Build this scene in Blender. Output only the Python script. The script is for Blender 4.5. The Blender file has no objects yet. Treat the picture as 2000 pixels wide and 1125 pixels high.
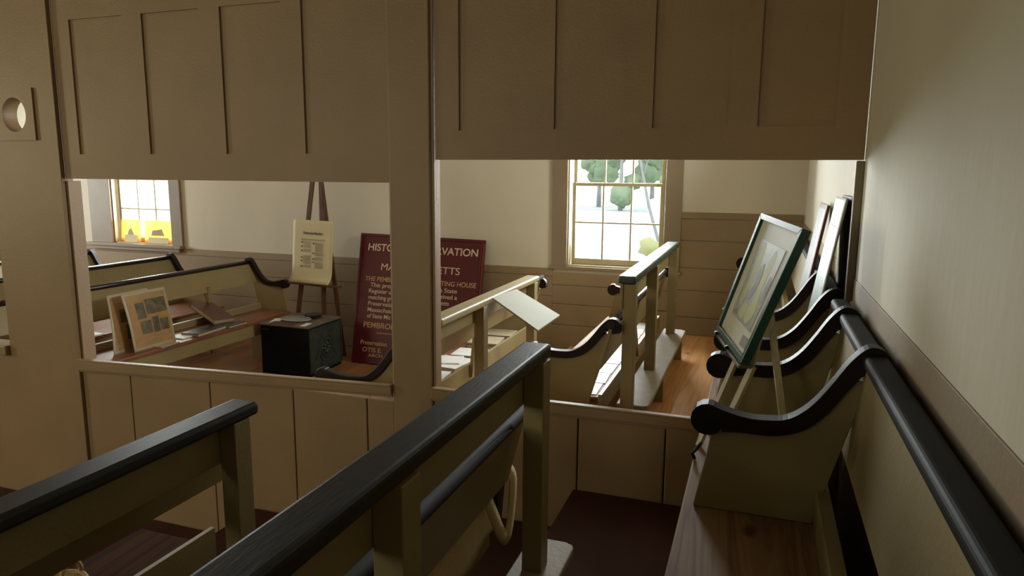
import bpy, bmesh, math, random
from mathutils import Vector, Matrix
random.seed(7)
scn = bpy.context.scene
col = scn.collection

# ------------------------------------------------------------------ camera
F, PITCH, YAW, ROLL = 1370.0, math.radians(9.2), math.radians(19.3), math.radians(0.45)
cy, sy, cp, sp = math.cos(YAW), math.sin(YAW), math.cos(PITCH), math.sin(PITCH)
fwd = Vector((-sy*cp, cy*cp, -sp)); rt = Vector((cy, sy, 0)); up = rt.cross(fwd)
r2 = rt*math.cos(ROLL) + up*math.sin(ROLL); u2 = up*math.cos(ROLL) - rt*math.sin(ROLL)
cam = bpy.data.cameras.new('camera'); cam_o = bpy.data.objects.new('camera', cam); col.objects.link(cam_o)
M3 = Matrix((r2, u2, -fwd)).transposed()
cam_o.matrix_world = Matrix.Translation((0, 0, 1.4)) @ M3.to_4x4()
cam.sensor_width = 36; cam.lens = F/2000*36; cam.clip_start = .02; cam.clip_end = 300
scn.camera = cam_o

# ------------------------------------------------------------------ light and exposure
scn.view_settings.view_transform = 'Standard'; scn.view_settings.look = 'None'
scn.view_settings.gamma = 1; scn.view_settings.use_curve_mapping = False
scn.view_settings.exposure = -0.12
w = bpy.data.worlds.new('sky'); scn.world = w; w.use_nodes = True
bg = w.node_tree.nodes['Background']; bg.inputs[0].default_value = (.93, .97, 1, 1); bg.inputs[1].default_value = 2.6
def window_light(name, loc, size, direction, power, color=(1, .97, .9)):
    l = bpy.data.lights.new(name, 'AREA'); l.shape = 'RECTANGLE'; l.size, l.size_y = size
    l.energy = power; l.color = color
    o = bpy.data.objects.new(name, l); col.objects.link(o); o.location = loc
    o.rotation_euler = Vector(direction).to_track_quat('-Z', 'Y').to_euler()
    return o
# daylight through the far wall's windows (the light stands outside the glass)
window_light('daylight_far_window_right', (-1.22, 6.62, 1.55), (.86, 1.7), (0, -1, -.25), 205, (.95, .98, 1))
window_light('daylight_far_window_left', (-6.77, 6.62, 1.55), (.86, 1.7), (.1, -1, -.25), 215, (.95, .98, 1))
# daylight through the left wall and back wall windows the photograph does not reach
window_light('daylight_far_side_window', (-10.2, 4.6, 1.3), (1.0, 1.5), (1, 0, -.15), 245, (.94, .98, 1))
window_light('added_far_right_light', (.68, 4.75, 2.1), (1.0, .85), (-1, 0, -.45), 85, (1, .97, .86))  # added source with no known window, brightens faces turned to the right
window_light('daylight_back_window', (-3.2, -3.3, 1.7), (1.0, 1.5), (.1, 1, -.2), 36, (1, .90, .62))
window_light('daylight_back_window_left', (-6.4, -3.3, 1.9), (1.0, 1.5), (.4, 1, -.2), 78, (1, .90, .62))
window_light('daylight_side_window', (-10.2, 0, 1.7), (1.0, 1.5), (1, 0, -.1), 140, (1, .87, .53))

# ------------------------------------------------------------------ materials
def mat(name, color, rough=.6, metal=0, noise=.12, scale=6, bump=.0, bscale=60, stretch=(1, 1, 1), spec=.5, color2=None, emit=None, alpha=None, trans=0, coat=0):
    m = bpy.data.materials.new(name); m.use_nodes = True; nt = m.node_tree; N = nt.nodes; L = nt.links
    b = N['Principled BSDF']
    b.inputs['Roughness'].default_value = rough; b.inputs['Metallic'].default_value = metal
    b.inputs['Specular IOR Level'].default_value = spec
    b.inputs['Coat Weight'].default_value = coat; b.inputs['Coat Roughness'].default_value = .15
    b.inputs['Transmission Weight'].default_value = trans
    tc = N.new('ShaderNodeTexCoord'); mp = N.new('ShaderNodeMapping'); mp.inputs['Scale'].default_value = stretch
    L.new(tc.outputs['Object'], mp.inputs[0])
    nz = N.new('ShaderNodeTexNoise'); nz.inputs['Scale'].default_value = scale; nz.inputs['Detail'].default_value = 6
    L.new(mp.outputs[0], nz.inputs['Vector'])
    rp = N.new('ShaderNodeValToRGB'); c = color
    c2 = color2 or tuple(v*(1-noise) for v in c); c1 = tuple(min(1, v*(1+noise*.6)) for v in c) if not color2 else c
    rp.color_ramp.elements[0].position = .3; rp.color_ramp.elements[1].position = .7
    rp.color_ramp.elements[0].color = (*c2, 1); rp.color_ramp.elements[1].color = (*c1, 1)
    L.new(nz.outputs[0], rp.inputs[0]); L.new(rp.outputs[0], b.inputs['Base Color'])
    if bump:
        n2 = N.new('ShaderNodeTexNoise'); n2.inputs['Scale'].default_value = bscale; n2.inputs['Detail'].default_value = 4
        L.new(mp.outputs[0], n2.inputs['Vector'])
        bp = N.new('ShaderNodeBump'); bp.inputs['Strength'].default_value = bump; bp.inputs['Distance'].default_value = .01
        L.new(n2.outputs[0], bp.inputs['Height']); L.new(bp.outputs[0], b.inputs['Normal'])
    if alpha: b.inputs['Alpha'].default_value = alpha
    return m
def wood(name, ca, cb, axis='Y', rough=.4, scale=7, knots=True, coat=0, spec=.4):
    m = bpy.data.materials.new(name); m.use_nodes = True; nt = m.node_tree; N = nt.nodes; L = nt.links
    b = N['Principled BSDF']; b.inputs['Roughness'].default_value = rough; b.inputs['Coat Weight'].default_value = coat; b.inputs['Specular IOR Level'].default_value = spec
    b.inputs['Coat Roughness'].default_value = .25
    tc = N.new('ShaderNodeTexCoord'); mp = N.new('ShaderNodeMapping')
    mp.inputs['Scale'].default_value = {'Y': (1, .08, 1), 'X': (.08, 1, 1), 'Z': (1, 1, .08)}[axis]
    L.new(tc.outputs['Object'], mp.inputs[0])
    wv = N.new('ShaderNodeTexNoise'); wv.inputs['Scale'].default_value = scale; wv.inputs['Detail'].default_value = 3; wv.inputs['Distortion'].default_value = 1.2
    L.new(mp.outputs[0], wv.inputs['Vector'])
    mul = N.new('ShaderNodeMath'); mul.operation = 'MULTIPLY'; mul.inputs[1].default_value = 14
    fr = N.new('ShaderNodeMath'); fr.operation = 'PINGPONG'; fr.inputs[1].default_value = 1
    L.new(wv.outputs[0], mul.inputs[0]); L.new(mul.outputs[0], fr.inputs[0])
    rp = N.new('ShaderNodeValToRGB'); rp.color_ramp.elements[0].color = (*ca, 1); rp.color_ramp.elements[1].color = (*cb, 1)
    L.new(fr.outputs[0], rp.inputs[0])
    last = rp.outputs[0]
    if knots:
        vo = N.new('ShaderNodeTexVoronoi'); vo.inputs['Scale'].default_value = 3.3
        mp2 = N.new('ShaderNodeMapping'); mp2.inputs['Scale'].default_value = {'Y': (1, .5, 1), 'X': (.5, 1, 1), 'Z': (1, 1, .5)}[axis]
        L.new(tc.outputs['Object'], mp2.inputs[0]); L.new(mp2.outputs[0], vo.inputs['Vector'])
        r2_ = N.new('ShaderNodeValToRGB'); r2_.color_ramp.elements[0].color = (.25, .2, .16, 1); r2_.color_ramp.elements[1].color = (1, 1, 1, 1)
        r2_.color_ramp.elements[0].position = .03; r2_.color_ramp.elements[1].position = .08
        L.new(vo.outputs['Distance'], r2_.inputs[0])
        mx = N.new('ShaderNodeMixRGB'); mx.blend_type = 'MULTIPLY'; mx.inputs[0].default_value = .8
        L.new(last, mx.inputs[1]); L.new(r2_.outputs[0], mx.inputs[2]); last = mx.outputs[0]
    L.new(last, b.inputs['Base Color'])
    bp = N.new('ShaderNodeBump'); bp.inputs['Strength'].default_value = .15; bp.inputs['Distance'].default_value = .004
    L.new(fr.outputs[0], bp.inputs['Height']); L.new(bp.outputs[0], b.inputs['Normal'])
    return m
PAINT = (.30, .19, .10)
M = {}
M['paint'] = mat('tan_paint', PAINT, .5, noise=.1, scale=3, bump=.12, bscale=90)
M['bench'] = mat('bench_paint', (.26, .20, .09), .48, noise=.12, scale=3, bump=.1, bscale=80)
M['wains'] = mat('wainscot_paint', (.26, .185, .098), .68, noise=.1, scale=2.5, bump=.1, bscale=60)
M['plaster'] = mat('old_plaster', (.58, .53, .41), .75, noise=.07, scale=1.6, bump=.2, bscale=14, stretch=(1, 1, .35))
M['trim'] = mat('window_trim_paint', (.23, .175, .105), .55, noise=.08)
M['sash'] = mat('sash_paint', (.42, .36, .21), .45, noise=.08)
M['darkarm'] = mat('dark_brown_arm', (.014, .008, .006), .5, spec=.22, noise=.4, scale=12)
M['dark'] = mat('glossy_dark_brown_rail', (.016, .009, .008), .3, spec=.6, noise=.4, scale=12, bump=.06, bscale=70)
M['darkmatte'] = mat('dull_brown_black_rail', (.014, .010, .006), .75, noise=.4, scale=12, bump=.04, bscale=70, spec=.06)
M['darkflat'] = mat('near_black_rail', (.009, .007, .004), .6, noise=.3, scale=12, bump=.04, bscale=70, spec=.12)
M['cap'] = mat('worn_dark_rail_cap', (.024, .021, .014), .48, spec=.28, noise=.35, scale=9, bump=.08, bscale=120, stretch=(1, .2, 1))
M['capgreen'] = mat('dark_green_rail_cap', (.045, .065, .05), .38, noise=.3, scale=10, bump=.12, bscale=100)
M['redfloor'] = mat('red_brown_floor_paint', (.055, .013, .009), .6, spec=.3, noise=.35, scale=4, bump=.1, bscale=30, stretch=(1, .25, 1))
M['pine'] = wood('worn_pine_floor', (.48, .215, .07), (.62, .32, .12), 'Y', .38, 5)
M['seat'] = wood('bare_pine_seat', (.19, .095, .045), (.31, .18, .095), 'Y', .7, 6)
M['seatred'] = wood('red_stained_seat', (.16, .06, .03), (.24, .10, .05), 'Y', .45, 6)
M['ledge'] = mat('worn_ledge_paint', (.37, .32, .25), .6, noise=.15, scale=8, bump=.15, bscale=60)
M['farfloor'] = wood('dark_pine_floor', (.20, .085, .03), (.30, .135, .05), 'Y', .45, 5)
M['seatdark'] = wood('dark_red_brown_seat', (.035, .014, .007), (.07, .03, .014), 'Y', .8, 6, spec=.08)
M['easel'] = wood('brown_easel_wood', (.07, .028, .014), (.13, .055, .028), 'Z', .45, 9, False)
M['paleeasel'] = wood('pale_easel_wood', (.42, .34, .2), (.5, .42, .27), 'Z', .5, 9, False)
M['maroon'] = mat('maroon_sign', (.075, .006, .010), .3, noise=.1, scale=3)
M['cream'] = mat('cream_lettering', (.55, .42, .30), .5, noise=.05)
M['gold'] = mat('gold_lettering', (.42, .26, .12), .45, noise=.05)
M['poster'] = mat('ivory_poster', (.62, .55, .33), .7, noise=.05)
M['ink'] = mat('grey_ink', (.40, .34, .2), .7, noise=.2)
M['inkdark'] = mat('dark_ink', (.16, .13, .08), .7, noise=.2)
M['paper'] = mat('white_paper', (.72, .72, .70), .6, noise=.06, scale=20)
M['paperdim'] = mat('dimmed_white_sheet', (.46, .45, .41), .6, noise=.06, scale=20)  # white paper darkened to hold down the strong light on the row
M['board'] = mat('pale_board', (.27, .265, .205), .7, noise=.05, scale=5)
M['news'] = mat('yellowed_newsprint', (.36, .205, .075), .6, noise=.15, scale=14, stretch=(1, 1, 2))
M['newsborder'] = mat('pale_laminate_edge', (.46, .40, .28), .35, noise=.05)
M['photo'] = mat('dark_print', (.03, .026, .016), .5, color2=(.16, .125, .055), scale=22)
M['bookblack'] = mat('black_book_cover', (.012, .012, .014), .22, noise=.2)
M['bookred'] = mat('brown_red_book_cover', (.10, .035, .025), .3, noise=.2)
M['pages'] = mat('page_edges', (.45, .38, .26), .7, noise=.1)
M['chest'] = mat('black_chest', (.006, .006, .006), .6, spec=.1, noise=.3, scale=12)
M['chestside'] = mat('green_black_tooled_side', (.035, .045, .035), .5, spec=.3, noise=.35, scale=14, bump=.5, bscale=22)
M['chesttop'] = mat('dull_chest_top', (.13, .10, .075), .6, noise=.25, scale=10)
M['clear'] = mat('clear_plastic', (.8, .8, .78), .12, noise=.02, trans=.8)
M['green'] = mat('green_picture_frame', (.012, .055, .04), .35, noise=.2)
M['matboard'] = mat('grey_ivory_mat', (.50, .47, .36), .5, noise=.05)
M['tote'] = mat('cream_canvas', (.58, .45, .23), .8, noise=.1, scale=40, bump=.3, bscale=200)
M['totedark'] = mat('black_cloth', (.008, .008, .01), .8)
M['wicker'] = mat('straw_handle', (.42, .28, .11), .6, noise=.3, scale=60, bump=.5, bscale=150)
M['black'] = mat('black_board', (.006, .006, .006), .6)
M['ceil'] = mat('plaster_ceiling', (.55, .5, .4), .8)
def amber():
    m = mat('amber_translucent_sheet', (.85, .48, .15), .5, noise=.15, scale=10)
    b = m.node_tree.nodes['Principled BSDF']; nt = m.node_tree
    t = nt.nodes.new('ShaderNodeBsdfTranslucent'); t.inputs[0].default_value = (.95, .58, .22, 1)
    mx = nt.nodes.new('ShaderNodeMixShader'); mx.inputs[0].default_value = .6
    nt.links.new(b.outputs[0], mx.inputs[1]); nt.links.new(t.outputs[0], mx.inputs[2])
    nt.links.new(mx.outputs[0], nt.nodes['Material Output'].inputs[0]); return m
M['amber'] = amber()
def glass_mat():
    m = bpy.data.materials.new('old_window_glass'); m.use_nodes = True; nt = m.node_tree; N = nt.nodes; L = nt.links
    N.remove(N['Principled BSDF'])
    t = N.new('ShaderNodeBsdfTransparent'); t.inputs[0].default_value = (.96, .98, .97, 1)
    g = N.new('ShaderNodeBsdfGlossy'); g.inputs[1].default_value = .05
    f = N.new('ShaderNodeFresnel'); f.inputs[0].default_value = 1.2
    mx = N.new('ShaderNodeMixShader'); L.new(f.outputs[0], mx.inputs[0]); L.new(t.outputs[0], mx.inputs[1]); L.new(g.outputs[0], mx.inputs[2])
    L.new(mx.outputs[0], N['Material Output'].inputs[0]); return m
M['glass'] = glass_mat()
def painting_mat(name, stops, scale=5):
    m = bpy.data.materials.new(name); m.use_nodes = True; nt = m.node_tree; N = nt.nodes; L = nt.links
    b = N['Principled BSDF']; b.inputs['Roughness'].default_value = .35
    tc = N.new('ShaderNodeTexCoord'); nz = N.new('ShaderNodeTexNoise'); nz.inputs['Scale'].default_value = scale; nz.inputs['Distortion'].default_value = .8
    L.new(tc.outputs['Object'], nz.inputs['Vector'])
    rp = N.new('ShaderNodeValToRGB'); rp.color_ramp.elements[0].position = stops[0][0]; rp.color_ramp.elements[0].color = (*stops[0][1], 1)
    rp.color_ramp.elements[1].position = stops[-1][0]; rp.color_ramp.elements[1].color = (*stops[-1][1], 1)
    for p, c in stops[1:-1]:
        e = rp.color_ramp.elements.new(p); e.color = (*c, 1)
    L.new(nz.outputs[0], rp.inputs[0]); L.new(rp.outputs[0], b.inputs['Base Color']); return m
M['mapart'] = painting_mat('green_grey_watercolour', [(.36, (.20, .23, .23)), (.5, (.30, .31, .27)), (.62, (.26, .28, .22))], 14)
M['blueart'] = painting_mat('pale_blue_print', [(.3, (.16, .25, .27)), (.5, (.25, .35, .34)), (.62, (.36, .38, .32)), (.7, (.17, .20, .20))], 7)
M['greyart'] = painting_mat('grey_print', [(.35, (.17, .15, .145)), (.5, (.27, .25, .24)), (.65, (.20, .18, .17))], 12)

# ------------------------------------------------------------------ mesh helpers
class MB:
    def __init__(s): s.bm = bmesh.new()
    def box(s, a, b, rot=None, piv=None):
        a, b = Vector(a), Vector(b)
        vs = [s.bm.verts.new((x, y, z)) for x in (a.x, b.x) for y in (a.y, b.y) for z in (a.z, b.z)]
        if rot is not None:
            piv = Vector(piv) if piv is not None else (a+b)/2
            for v in vs: v.co = piv + rot @ (v.co-piv)
        for f in ((0, 1, 3, 2), (4, 6, 7, 5), (0, 4, 5, 1), (2, 3, 7, 6), (0, 2, 6, 4), (1, 5, 7, 3)):
            s.bm.faces.new([vs[i] for i in f])
        return s
    def prism(s, pts, off):
        off = Vector(off); A = [s.bm.verts.new(p) for p in pts]; B = [s.bm.verts.new(Vector(p)+off) for p in pts]
        s.bm.faces.new(A); s.bm.faces.new(B[::-1]); n = len(A)
        for i in range(n): s.bm.faces.new((A[i], B[i], B[(i+1) % n], A[(i+1) % n]))
        return s
    def bar(s, p, q, wx, wy, ref=(0, 0, 1)):
        p, q = Vector(p), Vector(q); d = (q-p).normalized(); ref = Vector(ref)
        if abs(d.dot(ref)) > .98: ref = Vector((0, 1, 0))
        x = d.cross(ref).normalized()*wx/2; y = d.cross(x).normalized()*wy/2
        s.prism([p+x+y, p-x+y, p-x-y, p+x-y], q-p); return s
    def tube(s, pts, r, n=12, closed=False):
        pts = [Vector(p) for p in pts]; rings = []; m = len(pts)
        prev = None
        for i, p in enumerate(pts):
            if closed: d = pts[(i+1) % m]-pts[i-1]
            else: d = pts[min(i+1, m-1)]-pts[max(i-1, 0)]
            d.normalize()
            if prev is None:
                a = Vector((0, 0, 1)) if abs(d.z) < .9 else Vector((1, 0, 0)); x = d.cross(a).normalized()
            else: x = (prev-d*prev.dot(d)).normalized()
            prev = x; y = d.cross(x); rr = r[i] if isinstance(r, (list, tuple)) else r
            rings.append([s.bm.verts.new(p+(x*math.cos(2*math.pi*k/n)+y*math.sin(2*math.pi*k/n))*rr) for k in range(n)])
        for i in range(m if closed else m-1):
            A, B = rings[i], rings[(i+1) % m]
            for k in range(n): s.bm.faces.new((A[k], A[(k+1) % n], B[(k+1) % n], B[k]))
        if not closed: s.bm.faces.new(rings[0]); s.bm.faces.new(rings[-1][::-1])
        return s
    def build(s, name, m, parent=None, bevel=0, smooth=False, seg=2, **kw):
        bmesh.ops.recalc_face_normals(s.bm, faces=s.bm.faces)
        me = bpy.data.meshes.new(name); 
        xs = [v.co for v in s.bm.verts]
        s.bm.to_mesh(me); s.bm.free()
        o = bpy.data.objects.new(name, me); me.materials.append(M[m] if isinstance(m, str) else m)
        col.objects.link(o)
        if smooth:
            for p in me.polygons: p.use_smooth = True
        if bevel:
            bv = o.modifiers.new('bevel', 'BEVEL'); bv.width = bevel; bv.segments = seg; bv.limit_method = 'ANGLE'; bv.angle_limit = math.radians(50)
            bv.harden_normals = False
        if parent is not None:
            o.parent = parent; bpy_parent_fix(o, parent)
        for k, v in kw.items(): o[k] = v
        return o
WL = {}
def world_loc(o):
    v = o.location.copy(); p = o.parent
    while p: v += p.location; p = p.parent
    return v
def bpy_parent_fix(o, parent):            # meshes are written in world coordinates
    off = world_loc(parent)
    if off.length > 0: o.data.transform(Matrix.Translation(-off))
def thing(name, loc, label, cat, group=None):
    o = bpy.data.objects.new(name, None); col.objects.link(o); o.location = loc; o.empty_display_size = .1
    o['label'] = label; o['category'] = cat
    if group: o['group'] = group
    return o
def tag(o, label, cat, group=None):
    o['label'] = label; o['category'] = cat
    if group: o['group'] = group
    return o
def struct(o): o['kind'] = 'structure'; return o
def RX(a): return Matrix.Rotation(a, 3, 'X')
def RY(a): return Matrix.Rotation(a, 3, 'Y')
def RZ(a): return Matrix.Rotation(a, 3, 'Z')
def evaluated(o):
    dg = bpy.context.evaluated_depsgraph_get(); return bpy.data.meshes.new_from_object(o.evaluated_get(dg))

# ------------------------------------------------------------------ room shell
XW, YP, YF = .36, 2.91, 6.30
XL, YB, ZC = -10.0, -3.0, 3.1
MAINZ, FARZ = -.60, -.45
struct(MB().box((XL, YB, MAINZ-.1), (-2.5, YP, MAINZ)).build('floor_near', 'redfloor'))
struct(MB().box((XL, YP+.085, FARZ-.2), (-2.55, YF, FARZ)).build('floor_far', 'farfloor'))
for i, (x0, x1, z) in enumerate(((-2.5, -1.62, -.4), (-1.62, -.72, -.2), (-.72, XW, 0))):
    struct(MB().box((x0, YB, -.7), (x1, YP, z)).build('floor_step_near', 'redfloor', bevel=.006))
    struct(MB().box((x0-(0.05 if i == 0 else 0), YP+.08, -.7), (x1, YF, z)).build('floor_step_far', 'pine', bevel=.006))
struct(MB().box((XL-.2, YB-.2, ZC), (XW+.2, YF+.3, ZC+.1)).build('ceiling', 'ceil'))
# right wall with its wainscot band
wb = MB()
for z0, z1 in ((-.55, -.2), (-.2, .15), (.15, .5), (.5, .78), (.78, 1.02)):
    wb.box((XW-.004, YB, z0+.002), (XW, YF-.02, z1-.002))
def wall_with_holes(name, axis, v0, v1, lo, hi, zlo, zhi, holes, m='plaster'):
    b = MB(); cur = lo
    def bx(a0, a1, z0, z1):
        if a1-a0 < 1e-4 or z1-z0 < 1e-4: return
        if axis == 'Y': b.box((a0, v0, z0), (a1, v1, z1))
        else: b.box((v0, a0, z0), (v1, a1, z1))
    for a0, a1, z0, z1 in sorted(holes):
        bx(cur, a0, zlo, zhi); bx(a0, a1, zlo, z0); bx(a0, a1, z1, zhi); cur = a1
    bx(cur, hi, zlo, zhi)
    return struct(b.build(name, m))
wr = wall_with_holes('wall_right', 'X', XW, XW+.15, YB, YF, -.7, ZC, [(4.2, 5.3, 1.66, 2.55)])  # high opening added to let in the extra right-hand light
wb.build('wainscot', 'wains', wr, bevel=.003)
W1 = (-1.665, -.785); W2 = (-7.22, -6.33); WZ = (.56, 2.35)
wf = wall_with_holes('wall_far', 'Y', YF, YF+.2, XL-.2, XW+.15, -.7, ZC, [(*W1, *WZ), (*W2, *WZ)])
b = MB()
for z0, z1 in ((-.7, -.42), (-.42, -.20), (-.20, .03), (.03, .27), (.27, .46), (.46, .535)):
    b.box((XL, YF-.016, z0+.002), (-1.80, YF, z1-.002))
for z0, z1 in ((-.4, 0), (0, .2), (.2, .38)):
    b.box((-1.80, YF-.016, z0+.002), (-.66, YF, z1-.002))
b.box((-1.80, YF-.016, .382), (-.66, YF, .5))
for z0, z1 in ((0, .16), (.16, .40), (.40, .60), (.60, .84), (.84, 1.03), (1.03, 1.09)):
    b.box((-.66, YF-.016, z0+.002), (XW-.016, YF, z1-.002))
b.build('wainscot', 'wains', wf, bevel=.003)
wall_with_holes('wall_left', 'X', XL-.2, XL, YB, YF, -.7, ZC, [(-.5, .5, .9, 2.5), (4.1, 5.1, .5, 2.1)])
wall_with_holes('wall_back', 'Y', YB-.2, YB, XL-.2, XW+.15, -.7, ZC, [(-6.9, -5.9, .9, 2.6), (-3.7, -2.7, .9, 2.6)])

def window(n, x0, x1, sill_out, casing, low_rows):
    root = struct(MB().box((x0-.165, YF-.03, WZ[0]-.03), (x1+.165, YF+.05, WZ[0])).build('window_%d' % n, 'trim', bevel=.004))
    c = MB(); cw0, cw1 = casing
    c.box((x0-cw0, YF-.028, WZ[0]), (x0-.001, YF+.0, WZ[1]+.14)).box((x1+.001, YF-.028, WZ[0]), (x1+cw1, YF, WZ[1]+.14)).box((x0-.001, YF-.028, WZ[1]), (x1+.001, YF, WZ[1]+.14))
    c.build('casing', 'trim', root, bevel=.004)
    j = MB()
    j.box((x0, YF, WZ[0]), (x0+.012, YF+.2, WZ[1])).box((x1-.012, YF, WZ[0]), (x1, YF+.2, WZ[1])).box((x0+.012, YF, WZ[1]-.012), (x1-.012, YF+.2, WZ[1]))
    j.box((x0+.012, YF-.002, WZ[0]), (x1-.012, YF+.2, WZ[0]+.014))
    j.build('jamb', 'sash', root)
    if sill_out:
        MB().box((x0-.38, YF-.075, WZ[0]-.03), (x1+.16, YF-.02, WZ[0]+.004)).box((x0-.33, YF-.05, WZ[0]-.07), (x1+.12, YF-.018, WZ[0]-.03)).build('sill', 'trim', root, bevel=.004)
    zm = 1.31
    def sash(name, z0, z1, y, rows, bot, top):
        s = MB(); a, bb = x0+.02, x1-.02; st = .034
        s.box((a, y, z0), (a+st, y+.035, z1)).box((bb-st, y, z0), (bb, y+.035, z1))
        s.box((a+st, y, z0), (bb-st, y+.035, z0+bot)).box((a+st, y, z1-top), (bb-st, y+.035, z1))
        gz0, gz1 = z0+bot, z1-top; gx0, gx1 = a+st, bb-st
        for k in (1, 2):
            x = gx0+(gx1-gx0)*k/3; s.box((x-.008, y+.004, gz0), (x+.008, y+.03, gz1))
        for k in range(1, rows):
            z = gz0+(gz1-gz0)*k/rows
            for q in range(3):
                xa = gx0+(gx1-gx0)*q/3+(.008 if q else 0); xb = gx0+(gx1-gx0)*(q+1)/3-(.008 if q < 2 else 0)
                s.box((xa, y+.004, z-.007), (xb, y+.03, z+.007))
        so = s.build(name, 'sash', root, bevel=.003, seg=1)
        g = MB(); g.box((gx0-.004, y+.016, gz0-.004), (gx1+.004, y+.019, gz1+.004)); g.build('pane', 'glass', so)
    sash('lower_sash', WZ[0]+.016, zm+.02, YF+.075, low_rows, .055, .03)
    sash('upper_sash', zm-.01, WZ[1]-.014, YF+.112, 3, .03, .05)
    return root
window(1, *W1, False, (.145, .148), 2)
window(2, *W2, True, (.33, .155), 2)

def plain_window(n, axis, at_, a0, a1, z0, z1, rows, cols):
    def bx(b, u0, u1, w0, w1, t0, t1):
        if axis == 'X': b.box((at_+t0, u0, w0), (at_+t1, u1, w1))
        else: b.box((u0, at_+t0, w0), (u1, at_+t1, w1))
    b = MB(); f = .05
    bx(b, a0, a0+f, z0, z1, -.02, .02); bx(b, a1-f, a1, z0, z1, -.02, .02); bx(b, a0+f, a1-f, z0, z0+f, -.02, .02); bx(b, a0+f, a1-f, z1-f, z1, -.02, .02)
    for k in range(1, cols):
        u = a0+f+(a1-a0-2*f)*k/cols; bx(b, u-.008, u+.008, z0+f, z1-f, -.012, .012)
    for k in range(1, rows):
        w_ = z0+f+(z1-z0-2*f)*k/rows
        for q in range(cols):
            u0 = a0+f+(a1-a0-2*f)*q/cols+(.008 if q else 0); u1 = a0+f+(a1-a0-2*f)*(q+1)/cols-(.008 if q < cols-1 else 0)
            bx(b, u0, u1, w_-.007, w_+.007, -.012, .012)
    root = struct(b.build('window_%d' % n, 'sash'))
    g = MB(); bx(g, a0+f, a1-f, z0+f, z1-f, -.0015, .0015); g.build('pane', 'glass', root)
plain_window(3, 'X', XW+.08, 4.2, 5.3, 1.66, 2.55, 3, 4)  # added window out of view, goes with the extra light from the right
plain_window(4, 'X', XL-.08, 4.1, 5.1, .5, 2.1, 5, 3)
plain_window(5, 'X', XL-.08, -.5, .5, .9, 2.5, 5, 3)
plain_window(6, 'Y', YB-.08, -6.9, -5.9, .9, 2.6, 5, 3)
plain_window(7, 'Y', YB-.08, -3.7, -2.7, .9, 2.6, 5, 3)

# ------------------------------------------------------------------ partition between the two rooms
part = struct(MB().box((-1.627, YP, -.7), (-1.417, YP+.11, ZC)).build('wall_partition', 'paint', bevel=.006))
# left post with a round hole behind a square plate
pb = MB(); pb.box((-4.25, YP, -.7), (-3.70, YP+.075, ZC))
post = pb.build('post', 'paint', part)
cut = MB(); cut.tube([(-4.0, YP-.2, 1.71), (-4.0, YP+.3, 1.71)], .094, 40); cuto = cut.build('cutter', 'paint')
bo = post.modifiers.new('b', 'BOOLEAN'); bo.object = cuto; bo.operation = 'DIFFERENCE'; bo.solver = 'EXACT'
me = evaluated(post); post.modifiers.clear(); post.data = me
plate = MB().box((-4.155, YP-.012, 1.568), (-3.846, YP-.0005, 1.855)).build('hole_plate', 'paint', part)
bo = plate.modifiers.new('b', 'BOOLEAN'); bo.object = cuto; bo.operation = 'DIFFERENCE'; bo.solver = 'EXACT'
me = evaluated(plate); plate.modifiers.clear(); plate.data = me
bpy.data.objects.remove(cuto)
MB().box((-4.6, YP+.004, -.7), (-4.252, YP+.07, .29)).build('board_panel', 'paint', part)
MB().box((-4.6, YP-.03, .29), (-4.252, YP+.10, .352)).build('sill_rail', 'paint', part, bevel=.008)
MB().box((-10, YP, -.7), (-4.6, YP+.08, ZC)).build('side_boards', 'paint', part)
# thin edge mouldings beside the posts
MB().box((-3.70, YP-.006, -.7), (-3.688, YP+.02, ZC)).box((-1.640, YP+.02, .34), (-1.628, YP+.06, 1.36)).box((-1.416, YP+.012, .34), (-1.402, YP+.05, ZC)).build('edge_moulding', 'paint', part, bevel=.003)
# jamb of the left opening
MB().box((-3.688, YP+.02, .30), (-3.672, YP+.10, 1.345)).build('jamb', 'paint', part)
# lower boards
def lower(xs, ztop):
    b = MB()
    for i in range(len(xs)-1):
        b.box((xs[i]+.003, YP+.012, -.7), (xs[i+1]-.003, YP+.05, ztop))
    b.box((xs[0], YP+.05, -.7), (xs[-1], YP+.065, ztop))
    return b.build('board_panel', 'paint', part, bevel=.004)
lower([-3.688, -3.32, -2.757, -2.218, -1.782, -1.628], .30)
lower([-1.416, -.706, -.322, .33], .335)
def sill(x0, za0, za1, x1, zb0, zb1):
    b = MB()
    b.prism([(x0, YP-.018, za0), (x1, YP-.018, zb0), (x1, YP-.018, zb1-.010), (x0, YP-.018, za1-.010)], (0, .026, 0))
    b.prism([(x0, YP-.024, za1-.010), (x1, YP-.024, zb1-.010), (x1, YP-.024, zb1), (x0, YP-.024, za1)], (0, .036, 0))
    b.prism([(x0, YP-.004, za0-.014), (x1, YP-.004, zb0-.014), (x1, YP-.004, zb0), (x0, YP-.004, za0)], (0, .012, 0))
    return b.build('sill_rail', 'paint', part, bevel=.005, seg=3)
sill(-3.690, .256, .320, -1.628, .339, .390)
sill(-1.416, .345, .402, .325, .352, .402)
# trim strip on the right wall where the divider stops
struct(MB().box((XW-.03, YP+.02, .93), (XW, YP+.045, 1.46)).build('trim_1', 'trim', bevel=.004))

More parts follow.
